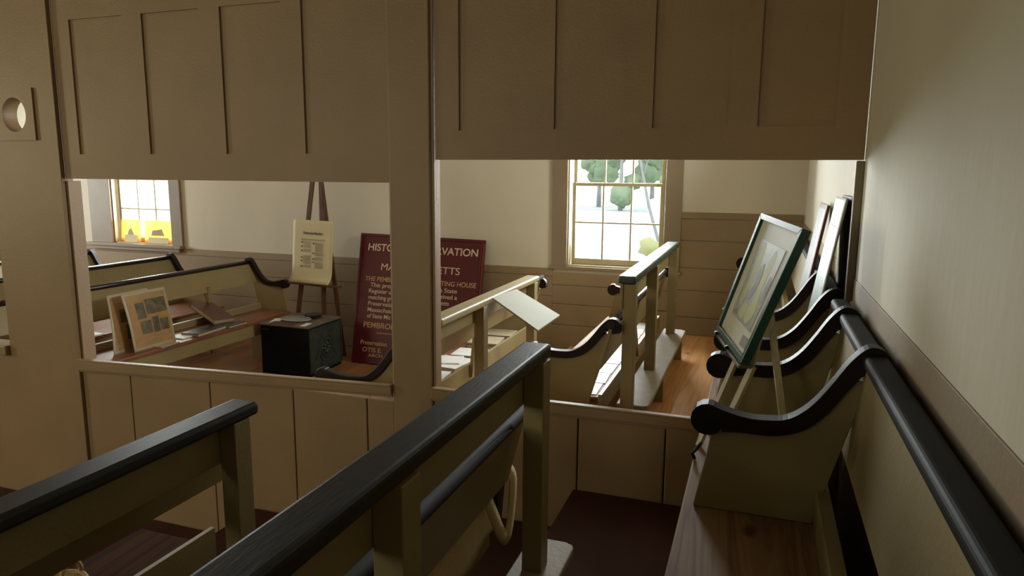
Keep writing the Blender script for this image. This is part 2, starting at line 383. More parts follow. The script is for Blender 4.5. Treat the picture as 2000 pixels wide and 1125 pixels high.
def shutter(label, x0, x1, zb, panels, pz0, pz1, ztop):
    y0 = YP+.018
    root = thing('shutter_panel', ((x0+x1)/2, YP+.04, zb), label, 'wall panel')
    b = MB(); b.box((x0, y0, zb), (x1, y0+.028, pz0)); b.box((x0, y0, pz1), (x1, y0+.028, ztop))
    cur = x0
    for a, c in panels:
        b.box((cur, y0, pz0), (a, y0+.028, pz1)); cur = c
    b.box((cur, y0, pz0), (x1, y0+.028, pz1))
    bmesh.ops.remove_doubles(b.bm, verts=b.bm.verts, dist=.0005)
    b.build('frame', 'paint', root, bevel=.0)
    for a, c in panels:
        MB().box((a-.008, y0+.010, pz0-.008), (c+.008, y0+.024, pz1+.008)).build('panel', 'paint', root)
    return root
shutter('raised four-panel wooden divider, left of the middle post', -3.684, -1.630, 1.357,
        [(-3.56, -3.19), (-3.057, -2.69), (-2.56, -2.20), (-2.088, -1.75)], 1.491, 2.20, 2.62)
shutter('raised four-panel wooden divider meeting the right wall', -1.398, .355, 1.463,
        [(-1.282, -.951), (-.844, -.541), (-.431, -.137), (-.029, .248)], 1.590, 2.50, 2.62)
struct(MB().box((-3.684, YP+.01, 2.625), (-1.630, YP+.07, ZC)).box((-1.398, YP+.01, 2.625), (XW, YP+.07, ZC)).build('trim_2', 'paint'))

# ------------------------------------------------------------------ benches
ARM_TOP = [(-.046, .43), (-.047, .475), (-.028, .508), (.008, .512), (.048, .472), (.094, .398), (.14, .336), (.19, .298), (.243, .288), (.297, .288), (.353, .30), (.385, .311)]
ARM_BOT = [(.36, .238), (.308, .243), (.24, .243), (.188, .253), (.137, .28), (.09, .33), (.045, .40), (.012, .438), (-.012, .42)]
def smooth(P, n=4):
    out = []
    for i in range(len(P)-1):
        p0, p1, p2, p3 = P[max(i-1, 0)], P[i], P[i+1], P[min(i+2, len(P)-1)]
        for k in range(n):
            t = k/n
            out.append(tuple(.5*(2*p1[c]+(p2[c]-p0[c])*t+(2*p0[c]-5*p1[c]+4*p2[c]-p3[c])*t*t+(3*p1[c]-p0[c]-3*p2[c]+p3[c])*t**3) for c in (0, 1)))
    out.append(P[-1]); return out
ARM_TOP = smooth(ARM_TOP); ARM_BOT = smooth(ARM_BOT)
def arm(root, xr, zs, d, y, su, sw, panel_bottom, thick=.05, back=.0, flip=False, panel=True):
    # S-curved arm rest, square in section, scroll at its front end
    def P(u, w): return (xr+d*u*su, y-thick/2, zs+w*sw)
    pts = [P(*p) for p in ARM_TOP]
    cx, cz, r = .402, .270, .046
    scroll = []
    for k in range(13):
        a = math.radians(112-k*22); scroll.append((cx+math.cos(a)*r, cz+math.sin(a)*r))
    pts += [P(cx+(u-cx)/su, cz+(w_-cz)/sw) for u, w_ in scroll] + [P(*p) for p in ARM_BOT]
    MB().prism(pts, (0, thick, 0)).build('arm_rest', 'darkarm', root, bevel=.007)
    if panel:
        top = [(-.0, .42), (.05, .43), (.094, .365), (.14, .305), (.19, .272), (.243, .262), (.30, .262), (.36, .262), (.385, .262)]
        lo = panel_bottom
        pp = [(xr+d*u*su, y-.013, zs+w_*sw-.004) for u, w_ in top]
        bx = xr+d*(.43*su); pts = pp+[(xr+d*.40*su, y-.013, zs+.16*sw), (bx, y-.013, max(lo, zs)+.0), (bx, y-.013, lo), (xr+d*(.115*su if lo < zs else .11), y-.013, lo), (xr+d*.10*su, y-.013, zs)]
        if lo >= zs: pts = pp+[(xr+d*.40*su, y-.013, zs+.16*sw), (bx, y-.013, lo), (xr+d*.11*su, y-.013, lo)]
        MB().prism(pts, (0, .026, 0)).build('end_panel', 'bench', root, bevel=.003)
def bench(label, xr, zr, zs, d, y0, y1, depth, floor, arms, rail_r=.03, board=.24, lean=.035, kick=.12, kh=.06, seatm='seat', su=1, sw=1, group=None, full=False, apron=0, legs=(), posts=None, rail_at=None, front=False, board_y=None, rail_flat=False, kick_th=.03, kick_lo=0.0, dk='darkmatte'):
    """xr rail centre, d = direction the sitter faces along X"""
    root = thing('bench', (xr+d*depth/2, (y0+y1)/2, floor), label, 'bench', group)
    rx, rz = rail_at or (xr, zr)
    if rail_at: MB().box((rx-.031, y0, rz-.020), (rx+.031, y1, rz+.018)).build('back_rail', 'darkflat', root, bevel=.015, seg=5)
    else:
        ro = MB().tube([(rx, y0, rz), (rx, y1, rz)], rail_r, 20).build('back_rail', dk, root)
        for p in ro.data.polygons: p.use_smooth = len(p.vertices) == 4
    by0, by1 = board_y or (y0+.004, y1-.004)
    t = .018
    MB().prism([(xr-t/2, by0, rz-rail_r+.004), (xr+t/2, by0, rz-rail_r+.004), (xr+d*lean+t/2, by0, zr-board), (xr+d*lean-t/2, by0, zr-board)], (0, by1-by0, 0)).build('back_board', 'bench', root, bevel=.002)
    kx = xr+d*kick
    MB().prism([(kx, by0, zs+kh), (kx+d*kick_th, by0, zs+kh), (kx+d*kick_th, by0, zs+.001-kick_lo), (kx, by0, zs+.001-kick_lo)], (0, by1-by0, 0)).build('kick_board', 'bench', root, bevel=.002)
    sx0, sx1 = sorted((kx if kick_lo == 0 else kx+d*(kick_th+.001), xr+d*depth))
    sa = .048 if (full and arms and arms[0] < y0+.1) else .002
    MB().box((sx0, y0+sa, zs-.032), (sx1, y1-(.036 if full else .002), zs)).build('seat', seatm, root, bevel=.006)
    if apron:
        ax0, ax1 = sorted((xr+d*(depth-.035), xr+d*(depth-.012)))
        MB().box((ax0, y0+.02, zs-.032-apron), (ax1, y1-.02, zs-.033)).build('seat_apron', 'bench', root, bevel=.002)
    if front:
        fx0, fx1 = sorted((xr+d*(depth-.03), xr+d*(depth-.012)))
        MB().box((fx0, y0+.02, floor), (fx1, y1-.02, zs-.033)).build('front_shade_panel', 'bench', root, bevel=.002)  # unseen closed front, added to keep light out of the gap behind the seat
    for y in arms: arm(root, xr, zs, d, y, su, sw, floor if full else zs+.001)
    for y in legs:
        lx0, lx1 = sorted((kx+d*.04, xr+d*(depth-.05)))
        MB().box((lx0, y-.014, floor), (lx1, y+.014, zs-.033)).build('leg', 'bench', root)
    for y in (legs if posts is None else posts):
        MB().prism([(kx+d*.002, y-.018, zs-.02), (kx-d*.022, y-.018, zs-.02), (xr+d*lean-d*.012, y-.018, zr-board+.05), (xr+d*lean+d*.009, y-.018, zr-board+.05)][::1], (0, .036, 0)).build('back_post', 'bench', root)
    return root
# tier three: benches against the right wall
bench('long wall bench in front of the divider, dark rail along the right wall', .298, .925, .45, -1, -1.2, 2.88, .462, 0, [2.0, 2.60], rail_r=.019, rail_at=(.307, .928), front=True, board=.28, lean=.032, kick=.071, kh=.10, kick_th=.035, legs=(-.6, .5, 1.55, 2.4), posts=(), seatm='seat')
bench('wall bench in the far room behind the framed green picture', .298, .925, .45, -1, 2.99, 5.84, .462, 0, [3.02, 3.62, 5.80], rail_r=.019, rail_at=(.307, .928), front=True, board=.28, lean=.032, kick=.071, kh=.10, kick_th=.035, legs=(3.3, 4.2, 5.5), posts=(), seatm='seat')
# tier two
bench('bench with dark round back rail behind the long foreground railing', -.675, .65, .25, -1, -1.2, 2.07, .455, -.2, [], rail_r=.021, board=.235, lean=.055, kick=.11, kh=.025, kick_lo=.08, kick_th=.02, legs=(-.5, .3, 1.3), seatm='redfloor', board_y=(-1.2, 2.035))
bench('bench with curved arms in the far room, white sheets on its seat', -.675, .65, .25, -1, 3.44, 5.66, .455, -.2, [3.47, 5.62], rail_r=.021, board=.235, lean=.055, kick=.035, kh=.03, kick_lo=.08, kick_th=.02, su=1.03, sw=.84, full=True, legs=(4.5,), dk='dark', seatm='seat')
# tier one
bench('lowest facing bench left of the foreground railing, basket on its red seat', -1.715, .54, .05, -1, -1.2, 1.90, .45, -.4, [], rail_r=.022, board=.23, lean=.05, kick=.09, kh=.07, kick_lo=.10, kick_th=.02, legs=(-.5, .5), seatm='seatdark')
bench('lowest facing bench in the far room, books lying on its seat', -1.715, .54, .05, -1, 3.14, 5.66, .52, -.4, [3.17, 5.62], rail_r=.022, board=.22, lean=.05, kick=.09, kh=.07, kick_lo=.12, kick_th=.02, su=1.2, sw=.95, full=True, legs=(4.3,), seatm='seatred')
# main benches of the left part, facing right
bench('main room bench nearest the dark chest, sheets standing on its seat', -4.86, .50, .03, 1, 3.10, 5.82, .492, FARZ, [5.80], rail_r=.022, board=.20, lean=.09, kick=.10, kh=.06, apron=.11, full=True, legs=(3.5, 5.62), posts=(3.6, 5.12), dk='dark', seatm='seatred', su=1.03)
bench('second main room bench from the dark chest', -5.88, .50, .03, 1, 3.10, 5.82, .68, FARZ, [5.80], rail_r=.022, board=.20, lean=.09, kick=.10, kh=.06, apron=.11, full=True, legs=(3.5, 5.62), posts=(3.6, 5.12), dk='dark', seatm='seatred', su=1.03)
bench('third main room bench, below the left far window', -7.02, .50, .03, 1, 3.10, 5.82, .60, FARZ, [5.80], rail_r=.022, board=.20, lean=.09, kick=.10, kh=.06, apron=.11, full=True, legs=(3.5, 5.62), posts=(3.6, 5.12), dk='dark', seatm='seatred', su=1.03)

# ------------------------------------------------------------------ railings
def railing(label, x0, x1, zt, y0, y1, posts, floor, capm, plank=None, slope=0, upper=.13, pw=.062, capt=.042):
    root = thing('railing', ((x0+x1)/2, (y0+y1)/2, floor), label, 'railing')
    xc = (x0+x1)/2
    z0, z1 = zt-slope, zt
    b = MB(); b.prism([(x0, y0, z0), (x1, y0, z0), (x1, y0, z0-capt), (x0, y0, z0-capt)], (0, y1-y0, slope))
    b.build('rail_cap', capm, root, bevel=.012, seg=3)
    MB().box((x0+.014, y0, z0-capt-upper), (x0+.030, y1-.03, z0-capt-.001)).build('upper_board', 'bench', root, bevel=.002)
    pz = floor if plank is None else floor
    for y in posts:
        MB().box((x0+.031, y, floor), (x0+.031+pw, y+pw+.01, z0-capt-.001)).build('post', 'bench', root, bevel=.003)
    if plank:
        px0, px1, pz0, py0, py1 = plank
        b = MB(); c = .035
        pts = [(px0, py0, pz0), (px1, py0, pz0), (px1, py1-c, pz0), (px1-.008, py1-.012, pz0), (px1-c, py1, pz0), (px0, py1, pz0)]
        if py0 > 3: pts = [(px0, py0, pz0), (px1-c, py0, pz0), (px1-.008, py0+.012, pz0), (px1, py0+c, pz0), (px1, py1-c, pz0), (px1-c, py1, pz0), (px0, py1, pz0)]
        b.prism(pts, (0, 0, -.026)); b.build('ledge', 'ledge', root, bevel=.005)
        for y in posts[-3:]:
            MB().box((px0+.10, y+.012, floor), (px1-.012, y+.045, pz0-.027)).build('ledge_support', 'bench', root)
    return root
railing('long dark-capped railing rising across the foreground', -.655, -.565, .90, -1.2, 1.98, (-.85, .1, 1.03, 1.89), 0, 'cap', plank=(-.660, -.505, .20, -1.2, 2.10))
railing('green-capped railing with a pale low ledge on the far pine floor', -.655, -.562, .90, 3.48, 5.48, (3.485, 4.28, 5.36), 0, 'capgreen', plank=(-.660, -.490, .20, 3.575, 5.56))
railing('dark-capped railing in the lower left corner', -1.600, -1.500, .665, -1.2, 1.80, (-.3, .65, 1.69), -.2, 'cap', upper=.14)
railing('tan railing between the middle post and the far window', -1.600, -1.500, .665, 3.2, 4.90, (3.80, 4.80), -.2, 'bench', upper=.10)

# ------------------------------------------------------------------ large maroon sign leaning on the far wall
SB = Vector((0, 5.84, FARZ+.005)); SD = Vector((0, .40, 1.24)).normalized(); SN = Vector((0, -SD.z, SD.y))
def S(x, v, n=0): return SB+Vector((x, 0, 0))+SD*v+SN*n
sg = thing('historic_sign', (-3.07, 5.9, FARZ), 'big maroon sign with cream lettering leaning on the far wall', 'sign')
def quad_slab(corn, n0, n1):
    b = MB(); b.prism([S(x, v, n0) for x, v in corn], SN*(n1-n0)); return b
quad_slab([(-3.72, 0), (-2.40, 0), (-2.453, 1.283), (-3.823, 1.308)], -.02, 0).build('sign_board', 'maroon', sg, bevel=.003)
fr = MB()
def edge(a, b_, n=.004, wd=.012):
    A = S(*a, n); B = S(*b_, n); fr.bar(A, B, wd, .012, ref=SN)
edge((-2.463, 1.25), (-2.42, .02)); edge((-2.485, 1.25), (-2.44, .02), .003, .005)
fr.build('edge_moulding', mat('maroon_gloss_edge', (.16, .03, .035), .25), sg)
fb = MB()
for a, b_ in (((-3.80, 1.29), (-2.47, 1.265)), ((-3.805, 1.30), (-3.71, .01)), ((-3.70, .012), (-2.42, .012))):
    fb.bar(S(*a, .004), S(*b_, .004), .02, .01, ref=SN)
fb.build('border', 'maroon', sg)
def sign_text(s, xl, xr_, v, h, m, bold=.0, slope=-.012):
    cu = bpy.data.curves.new('t', 'FONT'); cu.body = s; cu.size = 1; cu.offset = bold; cu.extrude = .01
    o = bpy.data.objects.new('t', cu); col.objects.link(o)
    me = evaluated(o); bpy.data.objects.remove(o)
    xs = [q.co.x for q in me.vertices]; ys = [q.co.y for q in me.vertices]
    x0, x1 = min(xs), max(xs); y1 = .72
    sx = (xr_-xl)/(x1-x0); szz = h/y1
    for q in me.vertices:
        x = xl+(q.co.x-x0)*sx; vv = v-h/2+q.co.y*szz+(x-xl)*slope
        q.co = S(x, vv, .0008+(.0025 if q.co.z > 0 else 0))-Vector(sg.location)
    o = bpy.data.objects.new('lettering', me); me.materials.append(M[m]); col.objects.link(o); o.parent = sg
    return o
sign_text('HISTORIC PRESERVATION', -3.71, -2.515, 1.169, .074, 'cream', .012)
sign_text('MASSACHUSETTS', -3.535, -2.681, .972, .072, 'cream', .0, -.007)
sign_text('THE PEMBROKE FRIENDS MEETING HOUSE', -3.698, -2.495, .845, .048, 'gold', .01, -.005)
sign_text('This property, entered in the State', -3.63, -2.686, .784, .044, 'cream', .004)
sign_text('Register of Historic Places, received a', -3.637, -2.677, .723, .044, 'cream', .004)
sign_text('matching grant from the Massachusetts', -3.632, -2.754, .660, .044, 'cream', .004)
sign_text('Preservation Projects Fund', -3.628, -2.95, .598, .044, 'cream', .004)
sign_text('Massachusetts Commission', -3.624, -2.93, .536, .044, 'cream', .004)
sign_text('of State Mic', -3.619, -3.357, .474, .044, 'cream', .004)
sign_text('PEMBROKE', -3.644, -3.25, .383, .055, 'gold', .01)
sign_text('Preservation', -3.651, -3.358, .208, .045, 'gold', .01)
sign_text('OTIS E.', -3.621, -3.404, .138, .045, 'gold', .01)
sign_text('ARCH', -3.549, -3.39, .085, .030, 'gold', .01)
lb = MB(); lb.bar(S(-3.488, .307, .002), S(-2.75, .30, .002), .006, .003, ref=SN); lb.build('rule_line', 'gold', sg)

# ------------------------------------------------------------------ wooden easel with the ivory poster
ez = thing('easel', (-4.18, 5.85, FARZ), 'dark wooden easel standing behind the black chest', 'easel')
yt, yb = 5.95, 5.80
def elerp(z): t = (z-FARZ)/(1.50-FARZ); return yb+(yt-yb)*t
MB().bar((-4.375, elerp(FARZ), FARZ), (-4.155, elerp(1.44), 1.44), .045, .022, ref=(0, 1, 0)).build('leg', 'easel', ez, bevel=.002)
MB().bar((-4.00, elerp(FARZ), FARZ), (-4.075, elerp(1.44), 1.44), .045, .022, ref=(0, 1, 0)).build('leg', 'easel', ez, bevel=.002)
MB().bar((-3.93, 6.03, FARZ), (-4.12, 5.99, 1.46), .04, .022, ref=(0, 1, 0)).build('leg', 'easel', ez, bevel=.002)
MB().box((-4.19, 5.935, 1.36), (-4.05, 5.955, 1.44)).build('top_block', 'easel', ez, bevel=.002)
MB().box((-4.56, 5.80, .297), (-3.83, 5.87, .317), rot=RY(math.radians(1.5))).build('ledge', 'easel', ez, bevel=.003)
MB().box((-4.24, elerp(.9)-.005, .88), (-4.06, elerp(.9)+.02, .93)).build('cross_bar', 'easel', ez)
# poster, bottom edge curling forward
def sheet(name, m, fn, nu=14, nv=18, th=.0015, parent=None, **kw):
    bm = bmesh.new(); g = [[bm.verts.new(fn(i/nu, j/nv)) for i in range(nu+1)] for j in range(nv+1)]
    for j in range(nv):
        for i in range(nu): bm.faces.new((g[j][i], g[j][i+1], g[j+1][i+1], g[j+1][i]))
    b = MB(); b.bm.free(); b.bm = bm
    o = b.build(name, m, parent, smooth=True)
    so = o.modifiers.new('s', 'SOLIDIFY'); so.thickness = th; so.offset = 0
    return o
def pfn(off=0):
    def f(u, v):
        z = .328+v*.617; y = elerp(z)-.022-.0-off
        c = max(0, .16-v)/.16; y -= c*c*.03*(1+.5*u); x = -4.385+u*.462+v*.016-.018*c*(1-u*.4)
        y -= math.sin(u*math.pi)*.004
        return Vector((x, y, z-.012*u))
    return f
ps = thing('poster', (-4.15, 5.85, .33), 'ivory printed poster with curling lower edge on the dark easel', 'poster')
sheet('sheet', 'poster', pfn(), parent=ps)
f = pfn(.003)
def strip(b, u0, u1, v0, v1):
    A = [f(u0, v0), f(u1, v0), f(u1, v1), f(u0, v1)]; b.prism(A, (0, -.0006, 0))
ink = MB()
for blk in ((.22, .79, .675, .70), ):
    strip(ink, *blk)
rows_l = [(.635, .66), (.61, .625), (.56, .60), (.49, .545), (.40, .44), (.30, .39), (.245, .28)]
for v0, v1 in rows_l:
    k = v0
    while k < v1:
        strip(ink, .28, .48+random.uniform(-.03, .0), k, k+.006); k += .011
for v0, v1 in [(.50, .65), (.44, .49), (.36, .42), (.24, .35)]:
    k = v0
    while k < v1:
        strip(ink, .57, .78+random.uniform(-.03, .0), k, k+.006); k += .011
ink.build('printing', 'ink', ps)
dk = MB()
for v in (.645, .575, .51, .40, .345, .26): strip(dk, .215, .255, v-.012, v+.012)
for v in (.635, .475, .385, .335): strip(dk, .51, .55, v-.012, v+.012)
dk.build('vignettes', 'inkdark', ps)
cu = bpy.data.curves.new('t', 'FONT'); cu.body = 'Pembroke Meeting'; cu.size = .036; cu.shear = .2; cu.extrude = .0004; cu.offset = .0008
o = bpy.data.objects.new('t', cu); col.objects.link(o); me = evaluated(o); bpy.data.objects.remove(o)
xs = [q.co.x for q in me.vertices]; wd = max(xs)-min(xs)
for q in me.vertices:
    u = .26+q.co.x/wd*.48; p = f(u, .775+q.co.y/.6); q.co = p+Vector((0, -.0008-q.co.z, 0))-Vector(ps.location)
o = bpy.data.objects.new('title', me); me.materials.append(M['inkdark']); col.objects.link(o); o.parent = ps

# ------------------------------------------------------------------ black chest and what lies on it
ch = thing('chest', (-4.05, 5.46, FARZ), 'black box chest with dark green carved side on the floor', 'chest')
MB().box((-4.30, 5.23, FARZ+.001), (-3.782, 5.75, .005)).build('body', 'chest', ch, bevel=.006)
MB().box((-4.305, 5.22, .006), (-3.77, 5.76, .026)).build('lid', 'chesttop', ch, bevel=.005)
sd = MB(); sd.box((-3.781, 5.24, FARZ+.03), (-3.772, 5.74, -.005)); sd.build('side_panel', 'chestside', ch)
e = MB()
for a, b_ in (((5.24, FARZ+.04), (5.24, -.01)), ((5.735, FARZ+.04), (5.735, -.01)), ((5.24, -.02), (5.735, -.02)), ((5.24, FARZ+.05), (5.735, FARZ+.05))):
    e.bar((-3.767, a[0], a[1]), (-3.767, b_[0], b_[1]), .012, .012, ref=(1, 0, 0))
e.build('side_border', 'chestside', ch)
rs = MB(); C0 = Vector((-3.769, 5.49, -.22))
for rad in (.11, .075): rs.tube([C0+Vector((0, math.cos(a)*rad, math.sin(a)*rad*1.1)) for a in [k*math.pi/12 for k in range(24)]], .006, 8, closed=True)
for k in range(8):
    a = k*math.pi/4; rs.tube([C0+Vector((0, math.cos(a)*.015, math.sin(a)*.015)), C0+Vector((.004, math.cos(a)*.04, math.sin(a)*.04)), C0+Vector((0, math.cos(a)*.065, math.sin(a)*.065))], [.006, .016, .004], 8)
for sgn in (-1, 1): rs.tube([C0+Vector((0, sgn*(.11+.02*k), -.02-.06*math.sin(k*.9))) for k in range(4)], [.006, .01, .008, .003], 8)
rs.build('carved_rosette', 'chestside', ch)
MB().box((-4.28, 5.222, -.035), (-4.20, 5.2295, -.02)).build('latch', 'bookblack', ch)
def lay(name, m, cx, cy_, z, wx, wy, h, ang, label, cat, group=None, cover=None, pagesm='pages', tilt=0, bevel=.002):
    root = thing(name, (cx, cy_, z), label, cat, group)
    R = RZ(math.radians(ang)) @ RX(tilt)
    pv = (cx, cy_, z)
    if cover:
        MB().box((cx-wx/2+.004, cy_-wy/2+.004, z+.003), (cx+wx/2-.004, cy_+wy/2-.004, z+h-.003), rot=R, piv=pv).build('pages', pagesm, root)
        MB().box((cx-wx/2, cy_-wy/2, z), (cx+wx/2, cy_+wy/2, z+.003), rot=R, piv=pv).box((cx-wx/2, cy_-wy/2, z+h-.003), (cx+wx/2, cy_+wy/2, z+h), rot=R, piv=pv).box((cx-wx/2, cy_-wy/2, z+.003), (cx-wx/2+.004, cy_+wy/2, z+h-.003), rot=R, piv=pv).build('cover', m, root)
    else:
        MB().box((cx-wx/2, cy_-wy/2, z), (cx+wx/2, cy_+wy/2, z+h), rot=R, piv=pv).build('sheet', m, root)
    return root
LT = .027
tr = MB(); c0 = Vector((-4.05, 5.43, LT+.0055))
tray = thing('plastic_tray', c0, 'clear oval plastic tray on top of the black chest', 'tray')
ov = [c0+Vector((math.cos(a)*.15, math.sin(a)*.10, .012)) for a in [k*math.pi/16 for k in range(32)]]
MB().tube(ov, .006, 8, closed=True).build('rim', 'clear', tray, smooth=True)
bmd = MB(); vs = [bmd.bm.verts.new(c0+Vector((math.cos(a)*.13, math.sin(a)*.085, -.002))) for a in [k*math.pi/16 for k in range(32)]]
vs2 = [bmd.bm.verts.new(p+Vector((0, 0, -.003))) for p in ov]; bmd.bm.faces.new(vs)
for k in range(32): bmd.bm.faces.new((vs[k], vs[(k+1) % 32], vs2[(k+1) % 32], vs2[k]))
o = bmd.build('bowl', 'clear', tray, smooth=True); so = o.modifiers.new('s', 'SOLIDIFY'); so.thickness = .002
bowl = thing('dark_bowl', (-3.98, 5.60, LT), 'small dark round dish at the back of the chest top', 'dish')
MB().tube([(-3.98, 5.60, LT), (-3.98, 5.60, LT+.015), (-3.98, 5.60, LT+.035)], [.055, .08, .085], 24).build('body', 'bookblack', bowl, smooth=False)
lay('leaflet', 'paper', -4.22, 5.36, LT, .08, .2, .002, 20, 'white leaflet lying at the left of the chest top', 'leaflet')
lay('leaflet', 'bookred', -4.08, 5.29, LT, .26, .10, .004, 4, 'brown folded leaflet at the front edge of the chest top', 'leaflet')
lay('leaflet', 'paper', -3.85, 5.30, LT, .05, .13, .003, 8, 'narrow white strip of paper at the chest top front corner', 'leaflet')

# ------------------------------------------------------------------ displays and books on the main room bench
SZ = .0305
def display(label, p_bl, p_br, p_tl, p_tr, blocks, curl):
    root = thing('display_sheet', (p_bl+p_br)/2, label, 'poster')
    nrm = (p_br-p_bl).cross(p_tl-p_bl).normalized()
    def fn(off):
        def g(u, v):
            b0 = p_bl.lerp(p_br, u); t0 = p_tl.lerp(p_tr, u); p = b0.lerp(t0, v)
            return p+nrm*(off+curl*math.sin(v*math.pi)*(1-.3*u))
        return g
    g0 = fn(0); sheet('laminate', 'newsborder', lambda u, v: g0(u, v), parent=root, th=.002)
    g1 = fn(.0022); 
    def sub(b, u0, u1, v0, v1, g):
        nn = 6
        for j in range(nn):
            va, vb = v0+(v1-v0)*j/nn, v0+(v1-v0)*(j+1)/nn
            b.bm.faces.new([b.bm.verts.new(q) for q in (g(u0, va), g(u1, va), g(u1, vb), g(u0, vb))])
    b = MB(); sub(b, .05, .95, .05, .95, g1); b.build('newsprint', 'news', root)
    g2 = fn(.0032); b = MB()
    for bl in blocks: sub(b, *bl, g2)
    b.build('pictures', 'photo', root)
    b = MB()
    for k in range(5): sub(b, .10, .9, .85+k*.018, .855+k*.018, g2)
    b.build('headline_lines', 'ink', root)
    return root
V = Vector
display('yellowed newspaper display sheet, rear one with its left edge showing', V((-4.52, 3.85, SZ)), V((-4.54, 4.25, SZ)), V((-4.64, 3.93, .465)), V((-4.66, 4.33, .467)),
        [(.22, .5, .5, .72), (.55, .8, .52, .72), (.35, .45, .2, .45), (.55, .7, .2, .45)], .012)
display('yellowed newspaper display sheet standing in front, four dark pictures', V((-4.44, 3.965, SZ)), V((-4.45, 4.38, SZ)), V((-4.55, 3.975, .476)), V((-4.565, 4.41, .470)),
        [(.22, .42, .52, .80), (.45, .92, .58, .84), (.25, .50, .26, .48), (.53, .68, .25, .52), (.70, .90, .26, .46)], .012)
bk = 'books on the main room bench'
lay('book', 'bookblack', -4.47, 4.72, SZ, .17, .36, .028, 4, 'large black book lying flat on the main bench', 'book', cover=True)
lay('book', 'bookblack', -4.43, 5.02, SZ, .13, .24, .022, 2, 'smaller black book beyond the large black one on the bench', 'book', cover=True)
lay('booklet', 'paper', -4.51, 4.49, SZ, .15, .12, .010, 0, 'thin white booklet beside the large black book', 'booklet')
lay('booklet', 'pages', -4.44, 4.25, SZ, .13, .2, .006, 5, 'brown booklet in front of the newspaper displays', 'booklet')
rb = lay('book', 'bookred', -4.66, 5.02, SZ+.088, .34, .22, .04, -8, 'red-brown book propped on a slant against the kick board', 'book', cover=True)
for c in rb.children:
    c.data.transform(Matrix.Rotation(math.radians(22), 4, 'Y'))
lay('leaflet', 'paper', -5.30, 4.22, SZ, .14, .3, .004, -8, 'white leaflet with dark print on the second bench', 'leaflet')

# ------------------------------------------------------------------ books on the lowest facing bench, beside the tan railing
SZ1 = .0505
def spiral(label, cx, cy_, wx, wy, h, ang, m='paper', z=SZ1):
    root = lay('notebook', m, cx, cy_, z, wx, wy, h, ang, label, 'notebook', cover=True)
    b = MB(); R = RZ(math.radians(ang))
    for k in range(int(wx/.014)):
        p = V((cx, cy_, z+h/2))+R @ V((-wx/2+.01+k*.014, wy/2+.001, 0))
        b.tube([p+R @ V((0, math.cos(a)*.007, math.sin(a)*(h/2+.004))) for a in [q*math.pi/4 for q in range(8)]], .0016, 5, closed=True)
    b.build('spiral_binding', 'bookblack', root)
    return root
spiral('white wire-bound book nearest the middle post', -1.97, 3.98, .24, .26, .055, 6)
lay('book', 'paper', -1.97, 4.33, SZ1, .26, .28, .06, -8, 'thick white paperback lying behind the nearest wire-bound book', 'book', cover=True)
lay('leaflet', 'paper', -1.99, 4.36, SZ1+.0605, .18, .2, .006, 14, 'loose white pages on top of the thick white paperback', 'leaflet')
lay('book', 'paper', -1.97, 4.70, SZ1, .24, .22, .04, 4, 'white book half hidden by the tan railing post', 'book', cover=True)
lay('book', 'bookred', -1.97, 5.02, SZ1, .25, .24, .045, 3, 'dark red book under the grey booklet, beyond the tan railing post', 'book', cover=True)
lay('booklet', 'pages', -1.98, 5.04, SZ1+.0455, .24, .24, .012, 6, 'tan booklet lying on the dark red book', 'booklet')
spiral('tan wire-bound book at the far end of the row', -1.98, 5.36, .25, .22, .05, 3, 'pages')
# row of white sheets on the tier two bench
for k in range(9):
    lay('leaflet', 'paperdim', -.87, 3.62+k*.215, .2505, .22, .205, .004, random.uniform(-3, 3), 'white sheet in the row on the curved-arm bench seat', 'leaflet', 'white sheets in a row on the curved-arm bench')

# pale board fixed at a slant to the tan railing
pbm = MB(); q = [V((-1.488, 3.883, .6585)), V((-1.443, 4.20, .666)), V((-1.130, 4.124, .533)), V((-1.156, 3.75, .512))]
nn = (q[1]-q[0]).cross(q[2]-q[1]).normalized()
pbm.prism(q, nn*-.010)
tag(pbm.build('slanted_board', 'board', bevel=.001), 'pale blank board sticking out on a slant from the tan railing', 'board')

# ------------------------------------------------------------------ framed picture on its pale easel, right
TR, TL, BL, BR = V((.140, 2.40, 1.236)), V((.0125, 2.80, 1.263)), V((-.128, 2.80, .808)), V((-.023, 2.40, .779))
TL = V((.0128, 2.870, 1.2593))
ex = (BR-BL).normalized(); nrm = (TR-BR).cross(BL-BR).normalized()
if nrm.x > 0: nrm = -nrm
pc = thing('framed_picture', (BL+BR)/2, 'green-framed yellow and grey picture tilted on the pale easel', 'picture')
def qp(u, v, n=0):
    return BL.lerp(BR, u).lerp(TL.lerp(TR, u), v)+nrm*n
fr = MB()
def fbar(u0, v0, u1, v1, u2, v2, u3, v3, n0=-.022, n1=.008):
    fr.prism([qp(u0, v0, n0), qp(u1, v1, n0), qp(u2, v2, n0), qp(u3, v3, n0)], nrm*(n1-n0))
a_, b__ = .055, .045
fbar(0, 0, 1, 0, 1-a_, b__, a_, b__); fbar(1, 0, 1, 1, 1-a_, 1-b__, 1-a_, b__); fbar(1, 1, 0, 1, a_, 1-b__, 1-a_, 1-b__); fbar(0, 1, 0, 0, a_, b__, a_, 1-b__)
fr.build('frame', 'green', pc, bevel=.002)
MB().prism([qp(a_, b__, -.012), qp(1-a_, b__, -.012), qp(1-a_, 1-b__, -.012), qp(a_, 1-b__, -.012)], nrm*.008).build('mat_board', 'matboard', pc)
MB().prism([qp(.20, .20, -.0036), qp(.82, .20, -.0036), qp(.82, .82, -.0036), qp(.20, .82, -.0036)], nrm*.0012).build('print', 'mapart', pc)
